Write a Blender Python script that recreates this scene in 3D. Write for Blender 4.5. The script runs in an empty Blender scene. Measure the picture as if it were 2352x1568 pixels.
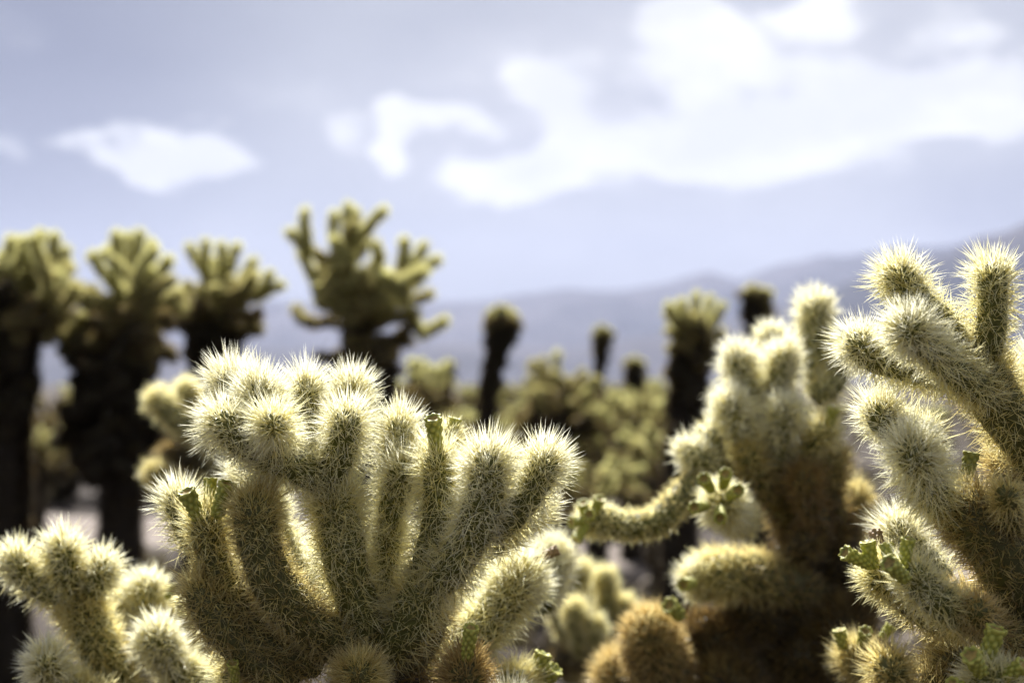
import bpy, math, random
import numpy as np
from mathutils import Vector, noise as mnoise

SC = bpy.context.scene
COL = SC.collection
RNG = np.random.default_rng(7)
random.seed(7)

# ------------------------------------------------------------------ camera
CAM_H = 1.25
TILT = math.radians(1.7)
F = 50.0 / 36.0 * 2352.0
cam_d = bpy.data.cameras.new('camera'); cam = bpy.data.objects.new('camera', cam_d); COL.objects.link(cam)
cam.location = (0, 0, CAM_H); cam.rotation_euler = (math.pi / 2 + TILT, 0, 0)
cam_d.lens = 50; cam_d.sensor_width = 36; cam_d.clip_start = .05; cam_d.clip_end = 60000
cam_d.dof.use_dof = True; cam_d.dof.focus_distance = 1.19; cam_d.dof.aperture_fstop = 3.7
cam_d.dof.aperture_blades = 9
SC.camera = cam
SC.view_settings.view_transform = 'Standard'; SC.view_settings.look = 'None'
SC.view_settings.gamma = 1; SC.view_settings.exposure = 1.78; SC.view_settings.use_curve_mapping = False
SC.render.engine = 'CYCLES'
SC.cycles.use_denoising = True
SC.cycles.max_bounces = 12; SC.cycles.diffuse_bounces = 8; SC.cycles.transmission_bounces = 8
SC.cycles.glossy_bounces = 2; SC.cycles.transparent_max_bounces = 8; SC.cycles.volume_bounces = 1
SC.cycles.sample_clamp_indirect = 8

CT, ST = math.cos(TILT), math.sin(TILT)
def P(px, py, D):
    """point at depth D along the view axis that the photograph shows at px, py (2352 wide)"""
    x = (px - 1176) / F * D; u = (784 - py) / F * D
    return np.array((x, D * CT - u * ST, CAM_H + D * ST + u * CT))

# ------------------------------------------------------------------ light
SUN_EL, SUN_AZ = math.radians(47), math.radians(-8)      # azimuth from +Y (straight ahead), negative = left
sd = Vector((math.sin(SUN_AZ) * math.cos(SUN_EL), math.cos(SUN_AZ) * math.cos(SUN_EL), math.sin(SUN_EL)))
sl = bpy.data.lights.new('sun', 'SUN'); sl.energy = 5.0; sl.angle = math.radians(.53); sl.color = (1, .97, .92)
so = bpy.data.objects.new('sun', sl); COL.objects.link(so)
so.rotation_euler = sd.to_track_quat('Z', 'Y').to_euler(); so.location = (0, 0, 30)

W = bpy.data.worlds.new('World'); SC.world = W; W.use_nodes = True
nt = W.node_tree; N = nt.nodes; L = nt.links; N.clear()
out = N.new('ShaderNodeOutputWorld'); bg = N.new('ShaderNodeBackground'); L.new(bg.outputs[0], out.inputs[0])
sky = N.new('ShaderNodeTexSky'); sky.sky_type = 'NISHITA'; sky.sun_disc = False
sky.sun_elevation = SUN_EL; sky.sun_rotation = SUN_AZ; sky.air_density = 1.0; sky.dust_density = 1.5
tc = N.new('ShaderNodeTexCoord')
def vmath(op, a, b=None):
    n = N.new('ShaderNodeVectorMath'); n.operation = op
    for i, v in enumerate((a, b)):
        if v is None: continue
        if isinstance(v, (tuple, list)): n.inputs[i].default_value = v
        else: L.new(v, n.inputs[i])
    return n
def fmath(op, a, b=None, clamp=False):
    n = N.new('ShaderNodeMath'); n.operation = op; n.use_clamp = clamp
    for i, v in enumerate((a, b)):
        if v is None: continue
        if isinstance(v, (int, float)): n.inputs[i].default_value = v
        else: L.new(v, n.inputs[i])
    return n.outputs[0]
def wnoise(scale, detail=3, rough=.5, squash=2.2, off=(0, 0, 0)):
    m = N.new('ShaderNodeMapping'); m.inputs['Scale'].default_value = (1, 1, squash); m.inputs['Location'].default_value = off
    L.new(tc.outputs['Generated'], m.inputs[0])
    n = N.new('ShaderNodeTexNoise'); n.inputs['Scale'].default_value = scale; n.inputs['Detail'].default_value = detail
    n.inputs['Roughness'].default_value = rough; L.new(m.outputs[0], n.inputs['Vector'])
    return n
wn = wnoise(9, 3)
off = vmath('SUBTRACT', wn.outputs['Color'], (.5, .5, .5)); sc_ = vmath('SCALE', off.outputs[0]); sc_.inputs['Scale'].default_value = .085
wdir = vmath('ADD', tc.outputs['Generated'], sc_.outputs[0])
def sdir(px, py):
    v = P(px, py, 1.0) - np.array((0, 0, CAM_H)); return v / np.linalg.norm(v)
def blob(px, py, sx, sy, amp, src=None):
    c = sdir(px, py)
    s = vmath('SUBTRACT', (src or wdir).outputs[0], tuple(c))
    m = vmath('MULTIPLY', s.outputs[0], (F / sx, 3.0, F / sy))
    l = vmath('LENGTH', m.outputs[0]).outputs['Value']
    r = N.new('ShaderNodeMapRange'); r.interpolation_type = 'SMOOTHERSTEP'
    L.new(l, r.inputs[0]); r.inputs[1].default_value = 1.6; r.inputs[2].default_value = .15
    r.inputs[3].default_value = 0; r.inputs[4].default_value = amp
    return r.outputs[0]
def total(items):
    s = items[0]
    for i in items[1:]: s = fmath('ADD', s, i)
    return s
clouds = total([blob(*b) for b in [
    (250, 325, 90, 50, 1.1), (360, 350, 120, 44, 1.1), (490, 368, 100, 52, 1.1), (60, 350, 50, 45, .3),
    (905, 260, 55, 55, .8), (1010, 285, 100, 45, .9), (895, 365, 42, 60, .7), (800, 320, 60, 60, .3),
    (1240, 180, 80, 45, .75), (1340, 195, 100, 45, .75),
    (1100, 400, 100, 45, .8), (1220, 440, 110, 55, .85), (1200, 360, 80, 45, .5),
    (1600, 70, 110, 75, .9), (1650, 150, 110, 90, .8), (1500, 150, 60, 90, .55), (1700, 210, 150, 80, .8),
    (1500, 320, 200, 70, .85), (1340, 370, 140, 70, .7), (1720, 370, 180, 80, .9), (1900, 250, 180, 100, .85),
    (1880, 60, 110, 60, .8), (2000, 30, 100, 50, .5), (2100, 220, 170, 90, .7), (2250, 90, 130, 80, .6), (2280, 260, 130, 80, .65),
    (1280, 270, 70, 50, .5), (2330, 190, 60, 60, .4), (1960, 390, 130, 50, .4),
]])
nz = wnoise(11, 5, .55).outputs['Fac']
nb = wnoise(2.2, 4, .55, 2.6, (3.1, 0, 1.7)).outputs['Fac']
def remap(v, a, b, c, d, smooth='LINEAR'):
    m = N.new('ShaderNodeMapRange'); m.interpolation_type = smooth; L.new(v, m.inputs[0])
    for k, x in enumerate((a, b, c, d)): m.inputs[k + 1].default_value = x
    return m.outputs[0]
fb = remap(wnoise(13, 6, .62, 1.7, (.4, 2, .3)).outputs['Fac'], .34, .66, .55, 1.6)
c1 = fmath('MULTIPLY', fmath('MINIMUM', clouds, 1.0), fb)
c1 = fmath('ADD', c1, fmath('MULTIPLY', fmath('SUBTRACT', nz, .5), .9))
c1 = fmath('ADD', c1, fmath('MULTIPLY', fmath('SUBTRACT', nb, .57), .9))
mr = N.new('ShaderNodeMapRange'); mr.interpolation_type = 'SMOOTHSTEP'; L.new(c1, mr.inputs[0])
mr.inputs[1].default_value = .08; mr.inputs[2].default_value = .76
hazy = total([blob(1800, 260, 900, 330, .62), blob(1200, 300, 500, 200, .25), blob(1300, 600, 1100, 90, .32)])
hazy = fmath('MULTIPLY', hazy, remap(nz, .35, .65, .55, 1.2))
cloud_a = mr.outputs[0]
# thin veil over the blue
veil = N.new('ShaderNodeMix'); veil.data_type = 'RGBA'
dark = total([blob(-120, 60, 620, 480, 1.0, tc and vmath('ADD', tc.outputs['Generated'], (0, 0, 0))),
              blob(1500, 120, 60, 60, .15), blob(2200, 160, 120, 70, .35), blob(2330, 420, 260, 90, .45),
              blob(1050, 60, 200, 80, .15)])
dk = fmath('ADD', dark, fmath('MULTIPLY', fmath('SUBTRACT', wnoise(3.2, 3, .5, 2.4).outputs['Fac'], .5), .8), True)
L.new(dk, veil.inputs[0]); veil.inputs[6].default_value = (.60, .62, .67, 1); veil.inputs[7].default_value = (.21, .225, .30, 1)
nish = vmath('SCALE', sky.outputs[0]); nish.inputs['Scale'].default_value = .12
mixv = N.new('ShaderNodeMix'); mixv.data_type = 'RGBA'; mixv.inputs[0].default_value = .93
L.new(nish.outputs[0], mixv.inputs[6]); L.new(veil.outputs[2], mixv.inputs[7])
mixc = N.new('ShaderNodeMix'); mixc.data_type = 'RGBA'; L.new(cloud_a, mixc.inputs[0])
hv = N.new('ShaderNodeMix'); hv.data_type = 'RGBA'; L.new(hazy, hv.inputs[0]); L.new(mixv.outputs[2], hv.inputs[6]); hv.inputs[7].default_value = (.93, .935, .97, 1)
L.new(hv.outputs[2], mixc.inputs[6])
cc = N.new('ShaderNodeMix'); cc.data_type = 'RGBA'; cm = N.new('ShaderNodeMapRange'); cm.interpolation_type = 'SMOOTHSTEP'
L.new(wnoise(7, 5, .6, 2.0, (8, 1, 4)).outputs['Fac'], cm.inputs[0]); cm.inputs[1].default_value = .38; cm.inputs[2].default_value = .62
L.new(cm.outputs[0], cc.inputs[0]); cc.inputs[6].default_value = (1.12, 1.13, 1.15, 1); cc.inputs[7].default_value = (1.40, 1.40, 1.40, 1)
L.new(cc.outputs[2], mixc.inputs[7])
# land colour under the horizon
sep = N.new('ShaderNodeSeparateXYZ'); L.new(tc.outputs['Generated'], sep.inputs[0])
hz = N.new('ShaderNodeMapRange'); L.new(sep.outputs[2], hz.inputs[0]); hz.inputs[1].default_value = -.01; hz.inputs[2].default_value = -.06
mixg = N.new('ShaderNodeMix'); mixg.data_type = 'RGBA'; L.new(hz.outputs[0], mixg.inputs[0])
L.new(mixc.outputs[2], mixg.inputs[6]); mixg.inputs[7].default_value = (.22, .19, .16, 1)
L.new(mixg.outputs[2], bg.inputs[0]); bg.inputs[1].default_value = .24

# ------------------------------------------------------------------ materials
def mat(name):
    m = bpy.data.materials.new(name); m.use_nodes = True; m.node_tree.nodes.clear()
    return m, m.node_tree.nodes, m.node_tree.links
def ramp(nodes, stops):
    r = nodes.new('ShaderNodeValToRGB'); e = r.color_ramp.elements
    while len(e) < len(stops): e.new(.5)
    for k, (p, c) in enumerate(stops): e[k].position = p; e[k].color = (*c, 1)
    return r
def spine_material(name, stops, trans=.5, gloss=.08):
    """papery sheathed spines: 'look' attribute = (age, random, along)"""
    m, n, l = mat(name)
    at = n.new('ShaderNodeAttribute'); at.attribute_name = 'look'
    s = n.new('ShaderNodeSeparateColor'); l.new(at.outputs['Color'], s.inputs[0])
    r = ramp(n, stops); l.new(s.outputs[0], r.inputs[0])
    # the spine itself shows through the sheath near its foot, tips bleach
    base = n.new('ShaderNodeMix'); base.data_type = 'RGBA'; base.blend_type = 'MULTIPLY'
    mr_ = n.new('ShaderNodeMapRange'); l.new(s.outputs[2], mr_.inputs[0]); mr_.inputs[3].default_value = .75; mr_.inputs[4].default_value = 0
    l.new(mr_.outputs[0], base.inputs[0]); l.new(r.outputs[0], base.inputs[6]); base.inputs[7].default_value = (.86, .76, .30, 1)
    hs = n.new('ShaderNodeHueSaturation'); l.new(base.outputs[2], hs.inputs['Color'])
    v = n.new('ShaderNodeMapRange'); l.new(s.outputs[1], v.inputs[0]); v.inputs[3].default_value = .65; v.inputs[4].default_value = 1.12
    l.new(v.outputs[0], hs.inputs['Value'])
    d = n.new('ShaderNodeBsdfDiffuse'); t = n.new('ShaderNodeBsdfTranslucent'); g = n.new('ShaderNodeBsdfGlossy')
    g.inputs['Roughness'].default_value = .42
    for b in (d, t): l.new(hs.outputs[0], b.inputs[0])
    g.inputs[0].default_value = (.9, .88, .8, 1)
    m1 = n.new('ShaderNodeMixShader'); m1.inputs[0].default_value = trans; l.new(d.outputs[0], m1.inputs[1]); l.new(t.outputs[0], m1.inputs[2])
    m2 = n.new('ShaderNodeMixShader'); m2.inputs[0].default_value = gloss; l.new(m1.outputs[0], m2.inputs[1]); l.new(g.outputs[0], m2.inputs[2])
    o = n.new('ShaderNodeOutputMaterial'); l.new(m2.outputs[0], o.inputs[0])
    return m
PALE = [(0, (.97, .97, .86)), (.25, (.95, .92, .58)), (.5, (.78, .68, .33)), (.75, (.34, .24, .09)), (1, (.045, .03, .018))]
M_SP = spine_material('spines_pale', PALE, .60)
M_AM = spine_material('spines_amber', [(0, (.90, .82, .50)), (.4, (.72, .57, .27)), (.7, (.36, .24, .09)), (1, (.08, .05, .02))], .5)
M_BG = spine_material('spines_far', [(0, (.80, .80, .43)), (.3, (.54, .50, .23)), (.55, (.28, .21, .09)), (.8, (.10, .068, .034)), (1, (.034, .025, .017))], .55, .04)

def skin_material(name, a, b, tip, scale=70):
    m, n, l = mat(name)
    at = n.new('ShaderNodeAttribute'); at.attribute_name = 'look'
    s = n.new('ShaderNodeSeparateColor'); l.new(at.outputs['Color'], s.inputs[0])
    t = n.new('ShaderNodeTexCoord'); nz_ = n.new('ShaderNodeTexNoise'); nz_.inputs['Scale'].default_value = scale; nz_.inputs['Detail'].default_value = 6
    l.new(t.outputs['Object'], nz_.inputs['Vector'])
    r = ramp(n, [(.3, a), (.7, b)]); l.new(nz_.outputs['Fac'], r.inputs[0])
    mx = n.new('ShaderNodeMix'); mx.data_type = 'RGBA'; l.new(s.outputs[1], mx.inputs[0]); l.new(r.outputs[0], mx.inputs[6]); mx.inputs[7].default_value = (*tip, 1)
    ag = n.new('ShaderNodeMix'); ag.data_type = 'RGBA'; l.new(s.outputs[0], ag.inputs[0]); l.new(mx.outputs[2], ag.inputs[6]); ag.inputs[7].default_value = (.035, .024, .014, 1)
    p = n.new('ShaderNodeBsdfPrincipled'); l.new(ag.outputs[2], p.inputs['Base Color']); p.inputs['Roughness'].default_value = .55
    p.inputs['Specular IOR Level'].default_value = .35
    bp = n.new('ShaderNodeBump'); bp.inputs['Strength'].default_value = .35; bp.inputs['Distance'].default_value = .002
    l.new(nz_.outputs['Fac'], bp.inputs['Height']); l.new(bp.outputs[0], p.inputs['Normal'])
    o = n.new('ShaderNodeOutputMaterial'); l.new(p.outputs[0], o.inputs[0])
    return m
M_SKIN = skin_material('cactus_skin', (.032, .038, .007), (.060, .066, .012), (.12, .125, .025))
M_BSKIN = skin_material('cactus_skin_far', (.06, .065, .02), (.10, .11, .03), (.16, .16, .05), 20)
M_FRUIT = skin_material('fruit_skin', (.10, .13, .015), (.19, .21, .025), (.46, .44, .09), 160)
M_BROWNFRUIT = skin_material('fruit_skin_dry', (.14, .11, .05), (.25, .17, .08), (.3, .2, .1), 160)
def cup_material():
    m, n, l = mat('fruit_cup')
    p = n.new('ShaderNodeBsdfPrincipled'); t = n.new('ShaderNodeTexCoord'); z = n.new('ShaderNodeTexNoise'); z.inputs['Scale'].default_value = 260
    l.new(t.outputs['Object'], z.inputs['Vector']); r = ramp(n, [(.35, (.16, .12, .03)), (.65, (.34, .24, .06))]); l.new(z.outputs['Fac'], r.inputs[0])
    l.new(r.outputs[0], p.inputs['Base Color']); p.inputs['Roughness'].default_value = .8
    o = n.new('ShaderNodeOutputMaterial'); l.new(p.outputs[0], o.inputs[0]); return m
M_CUP = cup_material()
def ground_material(name, stops, sc1, rock=False):
    m, n, l = mat(name)
    t = n.new('ShaderNodeTexCoord'); a = n.new('ShaderNodeTexNoise'); a.inputs['Scale'].default_value = sc1; a.inputs['Detail'].default_value = 10
    a.inputs['Roughness'].default_value = .65
    l.new(t.outputs['Object'], a.inputs['Vector']); r = ramp(n, stops); l.new(a.outputs['Fac'], r.inputs[0])
    b = n.new('ShaderNodeTexNoise'); b.inputs['Scale'].default_value = sc1 * 40; b.inputs['Detail'].default_value = 6; l.new(t.outputs['Object'], b.inputs['Vector'])
    mx = n.new('ShaderNodeMix'); mx.data_type = 'RGBA'; mx.blend_type = 'MULTIPLY'; mx.inputs[0].default_value = .6
    r2 = ramp(n, [(.3, (.5, .5, .5)), (.7, (1.2, 1.15, 1.1))]); l.new(b.outputs['Fac'], r2.inputs[0])
    l.new(r.outputs[0], mx.inputs[6]); l.new(r2.outputs[0], mx.inputs[7])
    p = n.new('ShaderNodeBsdfPrincipled'); l.new(mx.outputs[2], p.inputs['Base Color']); p.inputs['Roughness'].default_value = .95
    p.inputs['Specular IOR Level'].default_value = .1
    bp = n.new('ShaderNodeBump'); bp.inputs['Strength'].default_value = .5; bp.inputs['Distance'].default_value = .02 if not rock else 20
    l.new(b.outputs['Fac'], bp.inputs['Height']); l.new(bp.outputs[0], p.inputs['Normal'])
    o = n.new('ShaderNodeOutputMaterial'); l.new(p.outputs[0], o.inputs[0]); return m
M_GROUND = ground_material('desert_floor', [(.3, (.02, .016, .013)), (.5, (.04, .032, .028)), (.68, (.085, .072, .066))], .35)
M_ROCK = ground_material('mountain_rock', [(.38, (.012, .013, .022)), (.62, (.06, .055, .068))], .0012, True)
M_STONE = ground_material('stone', [(.35, (.2, .17, .14)), (.65, (.38, .33, .28))], 3)

# ------------------------------------------------------------------ mesh helpers
def raw_mesh(name, V, T, mats, look=None, smooth=False, midx=None):
    me = bpy.data.meshes.new(name)
    V = np.asarray(V, np.float32); T = np.asarray(T, np.int32)
    me.vertices.add(len(V)); me.vertices.foreach_set('co', V.ravel())
    k = T.shape[1]
    me.loops.add(T.size); me.loops.foreach_set('vertex_index', T.ravel())
    me.polygons.add(len(T)); me.polygons.foreach_set('loop_start', np.arange(0, T.size, k, dtype=np.int32))
    if midx is not None: me.polygons.foreach_set('material_index', np.asarray(midx, np.int32))
    me.update(calc_edges=True)
    me.polygons.foreach_set('use_smooth', np.full(len(T), smooth, bool))
    if look is not None:
        a = me.attributes.new('look', 'FLOAT_COLOR', 'POINT')
        a.data.foreach_set('color', np.asarray(look, np.float32).ravel())
    for m in (mats if isinstance(mats, (list, tuple)) else [mats]): me.materials.append(m)
    return me
def link(name, me, parent=None, kind=None, label=None, loc=None):
    o = bpy.data.objects.new(name, me); COL.objects.link(o)
    if parent: o.parent = parent
    if kind: o['kind'] = kind
    if label: o['label'] = label
    if loc is not None: o.location = loc
    return o
def thing(name, label, cat, loc, group=None):
    o = bpy.data.objects.new(name, None); COL.objects.link(o); o.empty_display_size = .1
    o['label'] = label; o['category'] = cat; o.location = tuple(loc)
    if group: o['group'] = group
    return o

def curve(points, step):
    """Catmull-Rom through the points, resampled evenly"""
    p = np.asarray(points, float)
    if len(p) == 2: p = np.array([p[0], (p[0] + p[1]) / 2, p[1]])
    q = np.vstack([2 * p[0] - p[1], p, 2 * p[-1] - p[-2]])
    o = []
    for i in range(len(p) - 1):
        a, b, c, d = q[i:i + 4]
        for t in np.linspace(0, 1, 12, endpoint=False):
            o.append(.5 * ((2 * b) + (-a + c) * t + (2 * a - 5 * b + 4 * c - d) * t * t + (-a + 3 * b - 3 * c + d) * t ** 3))
    o.append(p[-1]); o = np.array(o)
    s = np.concatenate([[0], np.cumsum(np.linalg.norm(np.diff(o, axis=0), axis=1))])
    n = max(6, int(s[-1] / step)); t = np.linspace(0, s[-1], n)
    c = np.stack([np.interp(t, s, o[:, k]) for k in range(3)], 1)
    tan = np.gradient(c, t, axis=0); tan /= np.linalg.norm(tan, axis=1)[:, None]
    u = np.cross(tan[0], (0, .3, 1) if abs(tan[0][2]) < .9 else (1, 0, 0)); u /= np.linalg.norm(u)
    U = [u]
    for k in range(1, n):
        u = U[-1] - tan[k] * np.dot(U[-1], tan[k]); U.append(u / np.linalg.norm(u))
    U = np.array(U); return t, c, tan, U, np.cross(tan, U)

GA = 2.399963
class Stem:
    """a cactus joint: swept body with tubercles, areoles in a spiral, spines in stars"""
    def __init__(s, pts, r, r0=None, rows=1.0, seed=0, open_end=False):
        s.rng = np.random.default_rng(seed); s.r = r; s.r0 = r if r0 is None else r0
        s.t, s.c, s.tan, s.U, s.V = curve(pts, r * .22)
        s.L = s.t[-1]; s.h = min(1.35 * r, s.L * .5); s.rows = rows; s.open_end = open_end
        S = np.linspace(0, s.L, 400); R, dR = s.radius(S)
        w = 2 * math.pi * R * np.sqrt(1 + np.minimum(dR, 8) ** 2) * (1 + .8 * np.clip(1 - (s.L - S) / (2.2 * r), 0, 1))
        cdf = np.concatenate([[0], np.cumsum((w[1:] + w[:-1]) / 2 * np.diff(S))])
        area = cdf[-1]; s.space = .0078 / rows
        n = int(area / (s.space ** 2)); s.n = n
        s.as_ = np.interp((np.arange(n) + .5) / n * area, cdf, S); s.at = (np.arange(n) * GA) % (2 * math.pi)
    def radius(s, S):
        S = np.asarray(S, float); base = s.r0 + (s.r - s.r0) * np.clip(S / s.L, 0, 1)
        base = base * (1 + .05 * np.sin(S / s.r * 1.1 + s.r * 900))
        if not s.open_end: base = base * (.8 + .2 * np.clip(S / (1.5 * s.r), 0, 1))
        z = np.clip((S - (s.L - s.h)) / s.h, 0, 1); cap = np.sqrt(np.maximum(1 - z ** 2.2, 0))
        R = base * cap
        dR = -base * 1.1 * z ** 1.2 / np.maximum(cap, .12) / s.h
        return np.maximum(R, 1e-5), dR
    def frame(s, S):
        f = [np.stack([np.interp(S, s.t, a[:, k]) for k in range(3)], -1) for a in (s.c, s.tan, s.U, s.V)]
        return f
    def surf(s, S, A):
        c, t, U, V = s.frame(S); R, dR = s.radius(S)
        rad = U * np.cos(A)[..., None] + V * np.sin(A)[..., None]
        nrm = rad - t * dR[..., None]; nrm /= np.linalg.norm(nrm, axis=-1)[..., None]
        return c + rad * R[..., None], nrm, t
    def body(s, age0, age1, mats, seg=22, bump=1.0, amp=.11, detail=1.0):
        m = max(6, int(s.L / s.r * 4.5 * detail)); seg = int(seg * detail)
        S = np.concatenate([np.linspace(0, s.L - s.h, m), s.L - s.h * (1 - np.sin(np.linspace(0, math.pi / 2, 9)[1:]))])
        A = np.linspace(0, 2 * math.pi, seg, endpoint=False)
        SS, AA = np.meshgrid(S, A, indexing='ij'); p, nn, _ = s.surf(SS, AA)
        bumpv = np.zeros_like(SS)
        if bump and s.n:
            R, _ = s.radius(SS)
            for i in range(s.n):
                row = np.where(abs(S - s.as_[i]) < s.space * 1.4)[0]
                if not len(row): continue
                ds = SS[row] - s.as_[i]; da = (AA[row] - s.at[i] + math.pi) % (2 * math.pi) - math.pi
                d2 = (ds ** 2 + (da * R[row]) ** 2) / (s.space * .52) ** 2
                bumpv[row] = np.maximum(bumpv[row], np.exp(-d2))
        p = p + nn * (bumpv * s.r * amp)[..., None]
        k, q = len(S), seg
        idx = np.arange(k * q).reshape(k, q); a = idx[:-1]; b = idx[1:]
        F_ = np.stack([a, np.roll(a, -1, 1), np.roll(b, -1, 1), b], -1).reshape(-1, 4)
        V = p.reshape(-1, 3); age = age0 + (age1 - age0) * (SS / s.L)
        look = np.stack([np.clip(age, 0, 1), bumpv, SS / s.L, np.ones_like(SS)], -1).reshape(-1, 4)
        return raw_mesh('stem_body', V, F_, mats, look, True)
    def spines(s, age0, age1, per, length, width, material, spread=1.0, axial=.25, keep=None, rndage=.08, thin=0.):
        g = s.rng; n = s.n
        S = np.repeat(s.as_, per) + g.normal(0, s.space * .12, n * per); A = np.repeat(s.at, per) + g.normal(0, .05, n * per)
        S = np.clip(S, 0, s.L * .999); p, nn, t = s.surf(S, A)
        # young spines at the tip stand up in a brush, older ones lie in crossing stars
        tipness = np.clip(1 - (s.L - S) / (2.4 * s.r), 0, 1)
        k = len(S); kind = np.tile(np.arange(per), n) / per
        phi = np.radians(12 + 62 * np.sqrt(kind) + g.normal(0, 8, k)) * spread * (1 - .45 * tipness)
        psi = g.uniform(0, 2 * math.pi, k)
        b = np.cross(nn, t); b /= np.linalg.norm(b, axis=1)[:, None] + 1e-9; tt = np.cross(b, nn)
        d = nn * np.cos(phi)[:, None] + (b * np.cos(psi)[:, None] + tt * np.sin(psi)[:, None]) * np.sin(phi)[:, None]
        d += t * (axial + .35 * tipness)[:, None] * g.uniform(.3, 1.2, k)[:, None]
        d /= np.linalg.norm(d, axis=1)[:, None]
        av = np.repeat(g.normal(0, 1, n), per)
        ln = length * (1 + .08 * av) * g.uniform(.5, 1.02, k) * (.92 + .18 * tipness) * np.where(kind > .7, .8, 1)
        patch = np.sin(S * 37 + A * 1.3 + s.r * 4000) * np.sin(S * 71 - A * 2 + 1.7); agen = .05 * av + .07 * patch
        if thin or keep is not None:
            m = g.random(k) < (keep or 1) * (1 - thin * (1 - np.clip(1.35 - (s.L - S) / (3.2 * s.r), 0, 1))); p, d, ln, S, nn, agen = p[m], d[m], ln[m], S[m], nn[m], agen[m]; k = len(S)
        side = np.cross(d, g.normal(0, 1, (k, 3))); side /= np.linalg.norm(side, axis=1)[:, None]
        up = np.cross(side, d)
        w = (width * g.uniform(.75, 1.2, k))[:, None]; ln = ln[:, None]
        bend = g.normal(0, .07, (k, 1)) * ln
        p0 = p - nn * .0006
        mid = p0 + d * ln * .5 + up * bend * .5; tip = p0 + d * ln + up * bend * -.4 + side * bend * .5
        def ring(c, f): return [c - side * w * .5 * f, c + up * w * .38 * f, c + side * w * .5 * f]
        V = np.stack(ring(p0, .85) + ring(mid, 1.0) + [tip], 1).reshape(-1, 3)
        tri = np.array([(0, 1, 4), (0, 4, 3), (1, 2, 5), (1, 5, 4), (3, 4, 6), (4, 5, 6)])
        T = (np.arange(k)[:, None, None] * 7 + tri[None]).reshape(-1, 3)
        age = np.clip(age0 + (age1 - age0) * S / s.L + g.normal(0, rndage, k) + agen, 0, 1); rnd = g.random(k)
        al = np.array([0, 0, 0, .6, .6, .6, 1.0])
        look = np.stack([np.repeat(age, 7), np.repeat(rnd, 7), np.tile(al, k), np.ones(k * 7)], 1)
        return raw_mesh('spines', V, T, material, look, False)

seed_c = [100]
def seed(): seed_c[0] += 1; return seed_c[0]
def rel(pts, root): return [np.asarray(p) - np.array(root.location) for p in pts]

def joint(root, pts, rpx, age0=.35, age1=0., sp=.028, per=18, width=.00064, m=None, label=None, r0=None, spread=1., rows=1.,
          axial=.25, body_age=None, open_end=False, detail=1.0):
    """a near joint; pts = (px, py, depth) along its centre line, rpx = half width in photograph pixels"""
    D = pts[-1][2]; r = rpx / F * D
    if rpx >= 46: per = min(per, 11)
    w = rel([P(*p) for p in pts], root)
    st = Stem(w, r, None if r0 is None else r0 / F * D, rows, seed(), open_end)
    ba = body_age or (max(0, age0 * .8 - .1), max(0, age1 * .8 - .1))
    o = link('stem_joint', st.body(ba[0], ba[1], M_SKIN, detail=detail), root, label=label)
    link('spines', st.spines(age0, age1, per, sp, width, m or M_SP, spread, axial, thin=.45 if age0 < .5 else .35), o, kind='stuff')
    return o

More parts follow.
